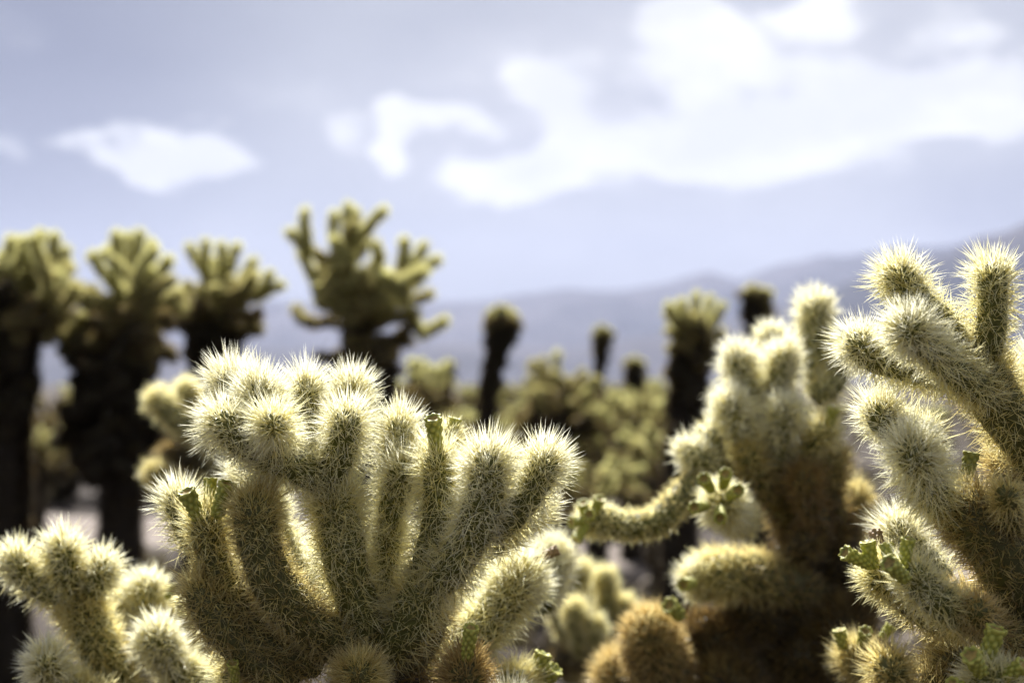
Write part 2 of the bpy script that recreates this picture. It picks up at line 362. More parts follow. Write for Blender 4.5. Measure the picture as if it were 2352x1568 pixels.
def fruit(root, pos, to, rpx, D=None, dry=False, look0=0.0, cup=True):
    """knobbly green fruit with a scooped cup at its end; pos, to = (px, py, depth) of foot and end"""
    a, b = P(*pos), P(*to); a, b = rel([a, b], root)
    r = .80 * rpx / F * to[2]; ax = b - a; Lh = np.linalg.norm(ax); ax /= Lh
    u = np.cross(ax, (0, 1, .2)); u /= np.linalg.norm(u); v = np.cross(ax, u)
    g = np.random.default_rng(seed())
    prof = [(0, .58), (.12, .66), (.25, .70), (.4, .73), (.55, .77), (.68, .81), (.8, .86), (.88, .88), (.94, .87), (.98, .82), (1.0, .74), (.985, .62), (.96, .48), (.94, .3), (.93, .01)]
    seg = 40; A = np.linspace(0, 2 * math.pi, seg, endpoint=False)
    S = np.array([x[0] for x in prof]); R = np.array([x[1] for x in prof])
    # finer rings
    q = np.linspace(0, len(prof) - 1, 64); S = np.interp(q, np.arange(len(prof)), S); R = np.interp(q, np.arange(len(prof)), R)
    SS, AA = np.meshgrid(S, A, indexing='ij'); RR = np.repeat(R[:, None], seg, 1)
    lump = np.zeros_like(SS); outer = (q <= 10.5)[:, None]
    n = int(5.5 * Lh / r * 1.4) + 4; sp = r * .50
    ss = np.sqrt(np.linspace(0, 1, n)) if False else (np.arange(n) + .5) / n
    for i in range(n):
        ds = (SS - ss[i]) * Lh; da = (AA - i * GA + math.pi) % (2 * math.pi) - math.pi
        lump = np.maximum(lump, np.exp(-((ds / 1.25) ** 2 + (da * r) ** 2) / (sp * .66) ** 2))
    nr = 7   # knobs round the rim
    for i in range(nr):
        da = (AA - i * 2 * math.pi / nr - .2 + math.pi) % (2 * math.pi) - math.pi; ds = (SS - .97) * Lh
        lump = np.maximum(lump, 1.15 * np.exp(-((ds / 1.1) ** 2 + (da * r) ** 2) / (sp * .75) ** 2) * np.clip((RR - .6) / .2, 0, 1))
    rad = u * np.cos(AA)[..., None] + v * np.sin(AA)[..., None]
    RR2 = r * (RR + .36 * lump * np.clip((RR - .4) / .2, 0, 1)); p = a + ax * (SS * Lh + .12 * r * lump * np.clip((SS - .7) / .2, 0, 1) * np.clip((RR - .5) / .2, 0, 1))[..., None] + rad * RR2[..., None]
    k = len(S); idx = np.arange(k * seg).reshape(k, seg); x = idx[:-1]; y = idx[1:]
    F_ = np.stack([x, np.roll(x, -1, 1), np.roll(y, -1, 1), y], -1).reshape(-1, 4)
    inner = (q > 11.2) if cup else (q > 99)
    mi = np.repeat(inner[:-1], seg).astype(int)
    look = np.stack([np.full_like(SS, look0), lump.clip(0, 1), SS, np.ones_like(SS)], -1).reshape(-1, 4)
    me = raw_mesh('fruit_body', p.reshape(-1, 3), F_, [M_BROWNFRUIT if dry else M_FRUIT, M_CUP], look, True, mi)
    return link('fruit', me, root)

def trunk(root, pts, r_top, r_bot, age=.95, sp=.03, per=5):
    w = rel(pts, root); st = Stem(w, r_top, r_bot, .55, seed(), True)
    o = link('trunk', st.body(.9, .9, M_SKIN, detail=.8), root)
    link('spines', st.spines(age, age * .92, per, sp, .0016, M_SP, 1.0, -.2), o, kind='stuff')
    return o

# coordinates of the enlargements used while measuring the photograph
def z1(*p): return [(329.3 + u * .5321, 733.8 + v * .5321, d) for u, v, d in p]
def z2(*p): return [(1270.1 + u * .46, 517.4 + v * .46, d) for u, v, d in p]
def z3(*p): return [(1270.1 + u * .46, 987.8 + v * .46, d) for u, v, d in p]
def z5(*p): return [(u * .3102, 1081.9 + v * .3102, d) for u, v, d in p]
def z6(*p): return [(1881.6 + u * .3103, 1081.9 + v * .3103, d) for u, v, d in p]
def z7(*p): return [(940.8 + u * .24, 1223 + v * .24, d) for u, v, d in p]

# ------------------------------------------------------------------ ground, mountains
def ground_z(x, y):
    d = math.hypot(x, y)
    return (mnoise.noise(Vector((x * .25, y * .25, 3))) * .05 + mnoise.noise(Vector((x * .05, y * .05, 9))) * .25 * min(1, d / 25)) * (0 if d > 900 else 1)
def build_ground():
    a = np.concatenate([-np.geomspace(13000, 60, 13), np.linspace(-50, 50, 101), np.geomspace(60, 13000, 13)])
    X, Y = np.meshgrid(a, a, indexing='ij'); Z = np.array([ground_z(x, y) for x, y in zip(X.ravel(), Y.ravel())])
    n = len(a); idx = np.arange(n * n).reshape(n, n)
    F_ = np.stack([idx[:-1, :-1], idx[1:, :-1], idx[1:, 1:], idx[:-1, 1:]], -1).reshape(-1, 4)
    link('ground', raw_mesh('ground', np.stack([X.ravel(), Y.ravel(), Z], 1), F_, M_GROUND, None, True), kind='structure')
build_ground()

SUNLIT_LINE = [(-14, 15.5), (-9, 13.8), (-5, 12.8), (-2.5, 12.0), (-.5, 10.8), (.8, 9.9), (1.8, 9.2), (3.5, 8.8), (8, 9.5), (14, 12)]  # made-up strip; its pale colour stands in for sunlit bare ground
def strip_dist(x, y): return min(math.hypot(x - PC[k][0], y - PC[k][1]) for k in range(len(PC)))
PC = curve([(a, b, 0) for a, b in SUNLIT_LINE], .4)[1]
def build_sunlit_strip():
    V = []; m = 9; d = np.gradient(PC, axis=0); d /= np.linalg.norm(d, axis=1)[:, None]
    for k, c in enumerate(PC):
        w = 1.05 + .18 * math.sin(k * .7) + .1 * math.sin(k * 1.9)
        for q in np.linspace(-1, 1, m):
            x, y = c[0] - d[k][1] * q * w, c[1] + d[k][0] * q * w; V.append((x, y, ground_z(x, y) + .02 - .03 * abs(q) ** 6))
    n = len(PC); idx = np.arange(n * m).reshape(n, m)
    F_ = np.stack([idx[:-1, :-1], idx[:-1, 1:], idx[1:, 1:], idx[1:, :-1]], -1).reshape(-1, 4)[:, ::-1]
    link('sunlit_strip', raw_mesh('sunlit_strip', V, F_, M_SUNLIT, None, True), kind='structure')
M_SUNLIT = ground_material('sunlit_sand', [(.3, (.12, .10, .09)), (.5, (.18, .155, .14)), (.7, (.24, .21, .19))], 1.2)  # sunlight put into a paler sand colour
build_sunlit_strip()

def build_mountains(name, y0, depth, prof, rough, seedz):
    """ridge whose crest follows prof: list of (px, py) read at distance y0"""
    px = [p[0] for p in prof]; py = [p[1] for p in prof]
    xs = np.linspace(-1.1 * y0, 1.1 * y0, 420); m = 46; V = []
    for j in range(m):
        f = j / (m - 1)
        for x in xs:
            q = 1176 + x / y0 * F; e = np.interp(q, px, py); H = CAM_H + y0 * ((784 - e) / F + math.tan(TILT)) 
            k = math.sin(min(f / .62, 1) * math.pi / 2) ** 1.5 if f < .62 else math.cos((f - .62) / .38 * math.pi / 2)
            nn = mnoise.fractal(Vector((x * .0012 + seedz, f * depth * .0009, seedz)), 1.0, 2.1, 6)
            rd = abs(mnoise.fractal(Vector((x * .003, f * 1.2, seedz + 5)), 1.0, 2.1, 5))
            h = H * k * (1 + rough * nn * (1 - k * .7)) - rd * H * .25 * math.sin(f / .62 * math.pi if f < .62 else 0)
            if f > .6 and f < .64: h = H * (1 + .035 * nn)
            V.append((x, y0 - .62 * depth + f * depth, h if 0 < j < m - 1 else -5))
    n = len(xs); idx = np.arange(m * n).reshape(m, n)
    F_ = np.stack([idx[:-1, :-1], idx[:-1, 1:], idx[1:, 1:], idx[1:, :-1]], -1).reshape(-1, 4)
    link(name, raw_mesh(name, V, F_, M_ROCK, None, True), kind='structure')
build_mountains('mountains', 9000, 3600, [(-5000, 700), (-1500, 660), (-400, 735), (200, 715), (600, 695), (900, 705), (1100, 690), (1250, 672), (1450, 663), (1540, 648),
                (1620, 620), (1700, 640), (1800, 612), (1950, 590), (2080, 570), (2180, 562), (2352, 525), (2700, 470), (3500, 520), (6000, 640)], .35, 2.0)
build_mountains('hills', 5200, 1600, [(-4000, 800), (-500, 810), (300, 790), (700, 800), (1000, 785), (1300, 800), (1550, 770), (1750, 715), (1900, 668), (2020, 618), (2120, 590), (2200, 574), (2352, 536), (2700, 470), (5000, 800)], .5, 7.0)

# ------------------------------------------------------------------ main cactus (in focus, centre)
main = thing('cholla_cactus', 'sharp pale cholla in the centre with bright white spine tips and thick upright arms', 'cactus', (P(880, 1560, 1.27)[0], P(880, 1560, 1.27)[1], 0))
J = lambda pts, r, **k: joint(main, pts, r, **k)
WH = dict(age0=.12, age1=0.0)
J(z1((960, 1330, 1.25), (880, 1080, 1.235), (835, 830, 1.225), (815, 690, 1.22)), 45, age0=.32, age1=.12, r0=50, per=19)              # thick middle arm
J(z1((800, 720, 1.22), (845, 590, 1.205), (875, 480, 1.195), (885, 390, 1.19)), 33, age0=.2, age1=0, per=18)                           # its crown joint
J(z1((800, 700, 1.22), (650, 625, 1.2), (530, 590, 1.19), (500, 560, 1.19)), 37, age0=.18, age1=.06)
J(z1((560, 590, 1.21), (460, 540, 1.19), (350, 455, 1.175), (290, 430, 1.17)), 36, age0=.15, age1=0, per=18)                           # left reaching
J(z1((590, 600, 1.21), (570, 500, 1.17), (555, 440, 1.13)), 30, age0=.15, age1=.12, per=22, label='joint pointing at the viewer with a straw-brown centre')
J(z1((560, 520, 1.24), (520, 400, 1.21), (488, 270, 1.20)), 38, per=24, **WH)
J(z1((520, 480, 1.27), (410, 330, 1.27), (345, 225, 1.27)), 32, per=22, **WH)
J(z1((700, 560, 1.28), (700, 430, 1.27), (700, 255, 1.26)), 28, per=22, **WH)
J(z1((880, 620, 1.29), (890, 420, 1.29), (900, 265, 1.285)), 33, per=24, **WH)
J(z1((1060, 760, 1.29), (1090, 600, 1.28), (1112, 425, 1.27)), 29, per=21, **WH)
J(z1((1010, 1270, 1.28), (1035, 1050, 1.27), (1060, 870, 1.26)), 36, age0=.18, age1=.06)
J(z1((1050, 900, 1.26), (1085, 760, 1.25), (1130, 610, 1.24)), 29, age0=.25, age1=.02, per=21)
J(z1((980, 1480, 1.27), (1130, 1330, 1.25), (1215, 1180, 1.24), (1270, 1090, 1.235)), 47, age0=.42, age1=.2, r0=52)
J(z1((1180, 1230, 1.25), (1235, 1000, 1.235), (1270, 820, 1.225), (1268, 560, 1.215)), 32, age0=.28, age1=.14, label='slender arm ending in a green fruit')
fruit(main, *z1((1266, 570, 1.215), (1250, 422, 1.20)), 22, look0=.0)
J(z1((1270, 620, 1.27), (1330, 470, 1.28)), 24, age0=.3, age1=.25, sp=.018)
fruit(main, *z1((1320, 520, 1.28), (1345, 425, 1.28)), 18)
J(z1((1255, 1150, 1.235), (1390, 980, 1.205), (1465, 800, 1.185), (1500, 560, 1.175)), 40, age0=.24, age1=0, per=22, r0=46)
J(z1((1500, 930, 1.21), (1620, 800, 1.20), (1700, 690, 1.195), (1755, 575, 1.19)), 35, age0=.3, age1=0, per=18)
J(z1((1480, 1000, 1.24), (1600, 880, 1.26), (1720, 780, 1.27)), 30, age0=.3, age1=.15)
J(z1((900, 1430, 1.25), (700, 1300, 1.22), (560, 1130, 1.195), (490, 920, 1.185), (490, 745, 1.18)), 45, age0=.58, age1=.46, r0=54, sp=.021, body_age=(.4, .3), label='thick blunt arm with brownish spines')
J(z1((760, 1480, 1.25), (520, 1390, 1.23), (370, 1180, 1.22), (290, 980, 1.215), (270, 830, 1.21)), 34, age0=.58, age1=.34, r0=48, sp=.026, body_age=(.4, .2))
fruit(main, *z1((240, 860, 1.20), (185, 740, 1.19)), 23)
fruit(main, *z1((285, 800, 1.23), (290, 685, 1.235)), 17)
fruit(main, *z1((315, 850, 1.20), (365, 705, 1.195)), 23)
J(z1((220, 1000, 1.27), (170, 850, 1.27), (140, 740, 1.27)), 28, age0=.3, age1=.0)
J(z1((700, 1250, 1.32), (600, 1000, 1.33), (520, 800, 1.34), (440, 620, 1.34)), 36, age0=.2, age1=0.0, per=21)
J(z1((560, 900, 1.30), (500, 760, 1.30), (540, 650, 1.31)), 30, age0=.2, age1=.05, per=21)
J(z1((640, 1560, 1.24), (430, 1420, 1.22), (290, 1250, 1.21), (235, 1110, 1.215)), 36, age0=.62, age1=.5, sp=.026, r0=50)
J(z1((600, 1640, 1.26), (420, 1560, 1.25), (380, 1480, 1.24)), 30, age0=.5, age1=.2)
fruit(main, *z1((400, 1560, 1.21), (385, 1480, 1.20)), 15)
J(z1((940, 1700, 1.28), (930, 1600, 1.22), (930, 1520, 1.16)), 44, age0=.6, age1=.52, sp=.024, label='old joint facing the viewer with tan spines')
J(z1((1000, 1560, 1.30), (1100, 1300, 1.34), (1120, 1080, 1.35)), 34, age0=.3, age1=.1)
J(z1((960, 1500, 1.34), (830, 1280, 1.36), (740, 1000, 1.36)), 34, age0=.3, age1=.1)
# slanting arm at the right, a little behind the focus
J(z7((-100, 1500, 1.36), (350, 1200, 1.38), (800, 800, 1.40), (1130, 330, 1.41)), 44, age0=.28, age1=.08, per=19, width=.001)
fruit(main, *z7((1190, 270, 1.41), (1420, 160, 1.41)), 14, dry=True)
J(z7((250, 900, 1.46), (560, 600, 1.48), (820, 330, 1.50)), 36, age0=.1, age1=0)
J(z7((1250, 700, 1.62), (1330, 350, 1.66), (1380, 120, 1.68)), 36, age0=.1, age1=0)
# amber joint with fruit
J(z7((560, 1750, 1.20), (540, 1500, 1.185), (550, 1180, 1.18)), 42, age0=.75, age1=.5, m=M_AM, sp=.022, per=22, body_age=(.5, .35), label='amber-brown joint carrying one green fruit')
fruit(main, *z7((545, 1210, 1.175), (590, 900, 1.165)), 20)
J(z7((600, 1750, 1.36), (900, 1500, 1.38), (1150, 1400, 1.4)), 34, age0=.35, age1=.3, m=M_SP)
fruit(main, *z7((1180, 1420, 1.40), (1280, 1150, 1.40)), 22, cup=False)
fruit(main, *z7((1240, 1480, 1.41), (1400, 1300, 1.40)), 22, cup=False)
J(z7((980, 1800, 1.17), (960, 1660, 1.165), (965, 1560, 1.16)), 30, per=21, **WH)
# old wood to the ground
tb = P(880, 1560, 1.29)
trunk(main, [(tb[0] + .02, tb[1], -.02), (tb[0] - .015, tb[1] + .01, .5), tb + np.array((0, 0, -.05)), P(930, 1470, 1.29)], .028, .055)
J([(880, 1560, 1.29), (960, 1450, 1.275), (990, 1330, 1.27)], 48, age0=.75, age1=.5, r0=60, body_age=(.6, .4))

# ------------------------------------------------------------------ right cactus (in focus, right edge)
right = thing('cholla_cactus', 'sharp cholla cut by the right photo edge, blunt arms over the ridge, fruits low down', 'cactus', (P(2420, 1568, 1.22)[0], P(2420, 1568, 1.22)[1], 0))
J = lambda pts, r, **k: joint(right, pts, r, **k)
J(z2((2050, 660, 1.20), (1950, 500, 1.18), (1830, 390, 1.16), (1690, 215, 1.145)), 34, age0=.3, age1=.1, sp=.026)
J(z2((2130, 760, 1.20), (2180, 560, 1.18), (2195, 370, 1.17), (2190, 195, 1.165)), 32, age0=.35, age1=.15, sp=.026)
J(z2((2000, 780, 1.21), (1800, 720, 1.185), (1620, 670, 1.165), (1490, 560, 1.15)), 31, age0=.3, age1=.02, sp=.027)
J(z2((2180, 860, 1.18), (2000, 720, 1.15), (1860, 600, 1.12), (1745, 490, 1.09)), 36, age0=.35, age1=.03, per=22, sp=.027)
J(z2((1900, 1050, 1.23), (1740, 1020, 1.20), (1650, 980, 1.185), (1620, 880, 1.18)), 33, age0=.3, age1=0, sp=.026, per=21)
J(z2((1950, 1420, 1.16), (1870, 1280, 1.125), (1810, 1160, 1.10), (1800, 1060, 1.09)), 38, age0=.28, age1=.02, per=24, sp=.029)
J(z2((2700, 1500, 1.24), (2420, 1130, 1.22), (2230, 900, 1.20), (2110, 640, 1.19)), 50, age0=.55, age1=.35, r0=70, body_age=(.45, .2))
J(z2((2380, 1180, 1.28), (2480, 900, 1.28), (2440, 640, 1.28)), 40, age0=.3, age1=0)
J(z2((2450, 1250, 1.30), (2330, 1050, 1.30), (2270, 840, 1.31)), 34, age0=.2, age1=.05)
J(z3((2700, 1300, 1.22), (2480, 950, 1.18), (2250, 620, 1.155), (2000, 330, 1.15)), 62, age0=.88, age1=.6, r0=95, sp=.024, per=19, body_age=(.6, .4), label='thick dark shaded stem')  # old brown spines, aged darker still to put the stem's shade into colour
J(z3((2600, 700, 1.26), (2400, 300, 1.25), (2300, 60, 1.26)), 60, age0=.85, age1=.6, r0=80, body_age=(.5, .4))  # also aged darker, shade put into the brown
J(z3((2300, 560, 1.16), (2280, 420, 1.12), (2262, 300, 1.09)), 27, age0=.55, age1=.5, sp=.02, per=13, label='small brownish joint pointing at the viewer')
J(z3((1950, 760, 1.28), (1800, 600, 1.30), (1690, 450, 1.31)), 34, age0=.1, age1=0, per=18)
fruit(right, *z3((2060, 260, 1.19), (2090, 110, 1.19)), 20, look0=.3)
J(z3((2350, 1050, 1.16), (2080, 950, 1.13), (1900, 830, 1.10), (1760, 680, 1.09)), 36, age0=.62, age1=.1, sp=.022, label='arm with four green fruits at its end and an amber patch')
J(z3((2230, 1010, 1.14), (2080, 880, 1.10)), 30, age0=.6, age1=.35, m=M_AM, sp=.02, per=13)
fruit(right, *z3((1760, 740, 1.075), (1675, 660, 1.055)), 23)
fruit(right, *z3((1740, 720, 1.09), (1775, 540, 1.085)), 18)
fruit(right, *z3((1690, 700, 1.10), (1665, 570, 1.11)), 18)
J(z3((2000, 980, 1.18), (1780, 850, 1.15), (1600, 680, 1.13)), 36, age0=.5, age1=.25, sp=.022)
fruit(right, *z3((1600, 690, 1.12), (1570, 555, 1.12)), 20)
fruit(right, *z3((1580, 670, 1.12), (1455, 610, 1.11)), 20)
fruit(right, *z3((1640, 640, 1.15), (1610, 510, 1.17)), 17, dry=True)
J(z3((1900, 1500, 1.14), (1740, 1330, 1.10), (1665, 1140, 1.07)), 34, age0=.7, age1=.5, m=M_SP, sp=.024, per=15, label='straw-brown spiny joint low down')
J(z3((2450, 1400, 1.12), (2300, 1300, 1.10), (2130, 1230, 1.07)), 44, age0=.4, age1=.1, sp=.022)
fruit(right, *z3((2160, 1150, 1.08), (2215, 985, 1.075)), 26)
fruit(right, *z3((2140, 1210, 1.06), (2085, 1120, 1.04)), 25)
fruit(right, *z3((2250, 1230, 1.07), (2350, 1170, 1.06)), 22)
fruit(right, *z3((2080, 1300, 1.06), (1990, 1270, 1.05)), 22)
J(z3((1750, 1350, 1.42), (1560, 1200, 1.45), (1480, 1080, 1.46)), 34, age0=.6, age1=.5)
fruit(right, *z3((1450, 1090, 1.45), (1430, 995, 1.45)), 17)
fruit(right, *z3((1540, 1080, 1.45), (1562, 1000, 1.43)), 17)
fruit(right, *z3((1640, 1040, 1.46), (1690, 975, 1.46)), 15)
tb = P(2440, 1600, 1.24)
trunk(right, [(tb[0], tb[1], -.02), (tb[0] + .02, tb[1] + .01, .5), tb, P(2470, 1450, 1.25), P(2430, 1350, 1.25)], .045, .06)
J([(2440, 1700, 1.26), (2250, 1560, 1.24), (2160, 1500, 1.22)], 60, age0=.75, age1=.6, body_age=(.6, .5))
J([(2460, 1560, 1.25), (2300, 1480, 1.24), (2200, 1380, 1.22)], 60, age0=.75, age1=.6, body_age=(.6, .5))
J([(2300, 1680, 1.24), (2200, 1600, 1.22), (2080, 1590, 1.2)], 50, age0=.75, age1=.6, body_age=(.6, .5))

# ------------------------------------------------------------------ cactus behind, right of the middle
mid = thing('cholla_cactus', 'softly blurred pale cholla whose curved arm reaches left and ends in green fruits', 'cactus', (P(1800, 1560, 1.85)[0], P(1800, 1560, 1.85)[1], 0))
J = lambda pts, r, **k: joint(mid, pts, r, **{**dict(per=11, width=.0012, rows=.9), **k})
J(z2((1345, 860, 1.88), (1318, 640, 1.86), (1305, 365, 1.85)), 29, age0=.25, age1=.02, sp=.030)
J(z2((1080, 760, 1.92), (1085, 640, 1.92), (1095, 520, 1.92)), 25, age0=.1, age1=0, sp=.027)
J(z2((1010, 900, 1.83), (955, 780, 1.81), (915, 635, 1.80)), 25, age0=.15, age1=0, sp=.032, per=15)
J(z2((1110, 900, 1.83), (1135, 770, 1.81), (1155, 625, 1.80)), 26, age0=.15, age1=0, sp=.032, per=15)
J(z2((1020, 1180, 1.82), (940, 1030, 1.78), (878, 865, 1.76)), 27, age0=.2, age1=0, sp=.031, per=15)
J(z2((1120, 1180, 1.82), (1140, 1040, 1.78), (1165, 900, 1.76)), 28, age0=.2, age1=0, sp=.031, per=15)
J(z2((1030, 880, 1.86), (1035, 760, 1.85), (1040, 700, 1.85)), 21, age0=.15, age1=0, sp=.028)
J(z2((830, 1180, 1.79), (800, 1080, 1.78), (790, 1010, 1.78)), 21, age0=.25, age1=.03, sp=.026)
J(z2((1180, 1250, 1.83), (1290, 1100, 1.79), (1380, 1000, 1.77)), 27, age0=.45, age1=.3)
fruit(mid, *z2((1375, 1020, 1.77), (1402, 910, 1.76)), 15)
J(z2((1300, 860, 1.84), (1400, 780, 1.84), (1420, 640, 1.85)), 26, age0=.2, age1=.1)
J(z2((900, 1250, 1.80), (760, 1180, 1.77), (660, 1110, 1.76)), 28, age0=.3, age1=.05, sp=.026)
fruit(mid, *z2((740, 1060, 1.78), (725, 1010, 1.78)), 9)
J(z3((960, 470, 1.72), (880, 400, 1.66), (835, 350, 1.62)), 34, age0=.3, age1=.1, per=18, sp=.026, label='joint facing the viewer with a ring of five fruits')
for a, b in [((790, 300, 1.61), (752, 240, 1.57)), ((850, 280, 1.61), (862, 215, 1.57)), ((880, 330, 1.60), (925, 300, 1.55)), ((765, 380, 1.61), (705, 385, 1.57)), ((835, 390, 1.60), (835, 440, 1.55))]:
    fruit(mid, *z3(a, b), 17)
J(z3((760, 220, 1.77), (640, 330, 1.74), (520, 455, 1.72), (380, 480, 1.71), (240, 450, 1.70), (150, 440, 1.695)), 29, age0=.45, age1=.2, sp=.019, per=14, label='long curved arm ending in a cluster of fruits')
for a, b in [((200, 430, 1.69), (235, 340, 1.68)), ((160, 430, 1.69), (150, 360, 1.68)), ((150, 450, 1.68), (90, 460, 1.67)), ((170, 470, 1.68), (115, 550, 1.67)), ((190, 440, 1.65), (180, 420, 1.62))]:
    fruit(mid, *z3(a, b), 15)
J(z3((1180, 430, 1.86), (1080, 230, 1.84), (1040, 60, 1.83)), 36, age0=.8, age1=.5, r0=40, body_age=(.6, .3))
J(z3((1060, 330, 1.80), (1000, 210, 1.78), (960, 80, 1.77)), 28, age0=.75, age1=.4, body_age=(.5, .3))
J(z3((1320, 650, 1.90), (1220, 480, 1.89), (1160, 330, 1.87)), 40, age0=.92, age1=.75, r0=46, body_age=(.8, .6))
J(z3((1420, 480, 1.85), (1370, 280, 1.82), (1400, 100, 1.80)), 30, age0=.8, age1=.5, body_age=(.6, .4))
J(z3((1340, 470, 1.82), (1270, 330, 1.79), (1250, 200, 1.77)), 27, age0=.8, age1=.6, body_age=(.6, .5), m=M_AM)
J(z3((1300, 300, 1.86), (1220, 160, 1.85), (1210, 20, 1.84)), 28, age0=.5, age1=.25, body_age=(.4, .2))
J(z3((1480, 700, 1.92), (1460, 500, 1.90), (1510, 300, 1.88)), 32, age0=.7, age1=.5, body_age=(.6, .5))
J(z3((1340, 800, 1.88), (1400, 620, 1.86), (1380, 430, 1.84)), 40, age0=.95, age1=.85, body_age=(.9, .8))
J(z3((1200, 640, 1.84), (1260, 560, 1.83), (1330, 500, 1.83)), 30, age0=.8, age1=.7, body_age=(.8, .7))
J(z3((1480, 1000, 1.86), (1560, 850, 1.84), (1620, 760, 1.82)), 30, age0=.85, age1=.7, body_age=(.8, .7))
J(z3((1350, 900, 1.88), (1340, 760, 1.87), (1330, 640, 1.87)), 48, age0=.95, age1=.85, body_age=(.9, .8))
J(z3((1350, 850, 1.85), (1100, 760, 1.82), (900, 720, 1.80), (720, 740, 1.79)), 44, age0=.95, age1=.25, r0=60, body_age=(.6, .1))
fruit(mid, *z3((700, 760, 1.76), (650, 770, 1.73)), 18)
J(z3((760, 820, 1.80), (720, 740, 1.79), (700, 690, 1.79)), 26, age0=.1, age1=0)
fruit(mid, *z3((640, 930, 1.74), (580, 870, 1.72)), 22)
J(z3((620, 1350, 1.80), (520, 1150, 1.77), (470, 930, 1.75)), 52, age0=.85, age1=.3, m=M_AM, r0=75, per=17, sp=.026, body_age=(.7, .4), label='fat amber-spined joint glowing on its left side')  # base aged darker: shade of its facing side put into the colour
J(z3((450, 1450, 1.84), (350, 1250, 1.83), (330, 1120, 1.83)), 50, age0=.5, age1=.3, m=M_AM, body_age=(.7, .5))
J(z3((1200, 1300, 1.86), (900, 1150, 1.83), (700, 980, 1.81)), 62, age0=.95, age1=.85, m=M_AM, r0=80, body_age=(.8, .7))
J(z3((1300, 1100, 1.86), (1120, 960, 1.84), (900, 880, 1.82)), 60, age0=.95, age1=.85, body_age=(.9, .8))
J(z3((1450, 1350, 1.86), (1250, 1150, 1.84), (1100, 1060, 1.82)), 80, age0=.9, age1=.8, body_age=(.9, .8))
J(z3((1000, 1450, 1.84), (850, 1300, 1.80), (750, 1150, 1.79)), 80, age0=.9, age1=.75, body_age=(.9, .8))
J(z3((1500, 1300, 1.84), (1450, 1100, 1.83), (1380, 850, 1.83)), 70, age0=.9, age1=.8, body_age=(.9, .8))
tb = P(1830, 1500, 1.88)
trunk(mid, [(tb[0], tb[1], -.02), (tb[0] + .02, tb[1] + .02, .5), tb, P(1850, 1250, 1.88)], .05, .08)

# ------------------------------------------------------------------ cactus low at the left
low = thing('cholla_cactus', 'low pale cholla cactus in the lower left corner with three fuzzy arms in a fork', 'cactus', (P(260, 1620, 1.5)[0], P(260, 1620, 1.5)[1], 0))
J = lambda pts, r, **k: joint(low, pts, r, **{**dict(per=15, width=.001), **k})
J(z5((900, 1650, 1.52), (760, 1350, 1.50), (640, 1080, 1.49), (540, 860, 1.485)), 40, age0=.42, age1=.3, r0=46)
J(z5((560, 930, 1.49), (380, 880, 1.475), (200, 780, 1.465), (90, 610, 1.455)), 29, age0=.3, age1=.05, sp=.027)
J(z5((530, 900, 1.48), (480, 700, 1.465), (455, 510, 1.46)), 28, age0=.3, age1=.05, sp=.028)
J(z5((600, 950, 1.49), (700, 820, 1.48), (790, 660, 1.475)), 27, age0=.3, age1=.05, sp=.026)
J(z5((1050, 1150, 1.60), (1080, 980, 1.59), (1095, 810, 1.58)), 29, age0=.25, age1=.05, sp=.027)
J(z5((900, 1100, 1.60), (960, 960, 1.60), (1000, 900, 1.60)), 32, age0=.25, age1=.1)
fruit(low, *z5((1230, 940, 1.58), (1300, 850, 1.58)), 11)
J(z5((1600, 1600, 1.52), (1330, 1480, 1.50), (1120, 1180, 1.47)), 34, age0=.25, age1=.02, sp=.027)
J(z5((1300, 1550, 1.6), (1300, 1300, 1.6), (1250, 1000, 1.6)), 34, age0=.35, age1=.1)
J(z5((560, 1750, 1.45), (400, 1550, 1.42), (320, 1360, 1.40)), 31, age0=.2, age1=0, sp=.028, per=17)
J(z5((800, 1750, 1.44), (560, 1640, 1.43), (400, 1600, 1.42)), 34, age0=.4, age1=.2)
tb = P(280, 1600, 1.52)
trunk(low, [(tb[0], tb[1], -.02), (tb[0] + .02, tb[1] + .01, .45), tb], .03, .05)

# ------------------------------------------------------------------ blurred chollas farther off
# shared joint meshes: four shapes, four ages, metres at scale 1 (body half width 18 mm, fuzzy half width about 35 mm)
LEN = [.085, .125, .18, .26]
def proto(length, a0, a1, sd_, bendf=.12):
    st = Stem([(0, 0, 0), (bendf * length * .5, 0, length * .5), (0, 0, length)], .0145, .0145, .62, sd_)
    return (st.body(max(0, a0 - .2), max(0, a1 - .2), M_BSKIN, seg=10, detail=.8, amp=.12), st.spines(a0, a1, 15, .031, .0018, M_BG, .95, .2, keep=.85))
PROTO = {}
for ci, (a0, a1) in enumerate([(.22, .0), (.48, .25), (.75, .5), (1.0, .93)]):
    for li, ln_ in enumerate(LEN):
        PROTO[ci, li] = [proto(ln_, a0, a1, 1000 + ci * 40 + li * 5 + k) for k in range(2)]
def far_joint(root, a, b, thick, cls):
    """a, b world end points; thick = scale of the width"""
    a, b = rel([a, b], root); d = b - a; l = np.linalg.norm(d) / thick
    li = min(range(4), key=lambda i: abs(math.log(l / LEN[i]))); sz = l / LEN[li]
    body, sp = PROTO[cls, li][random.randrange(2)]
    o = bpy.data.objects.new('stem_joint', body); COL.objects.link(o); o.parent = root
    o.location = a; o.rotation_mode = 'QUATERNION'
    q = Vector(d).to_track_quat('Z', 'Y'); from_ = Vector((0, 0, 1)); 
    from mathutils import Quaternion
    o.rotation_quaternion = q @ Quaternion(from_, random.uniform(0, 6.28)); o.scale = (thick, thick, thick * sz)
    s_ = bpy.data.objects.new('spines', sp); COL.objects.link(s_); s_.parent = o; s_['kind'] = 'stuff'
    return o
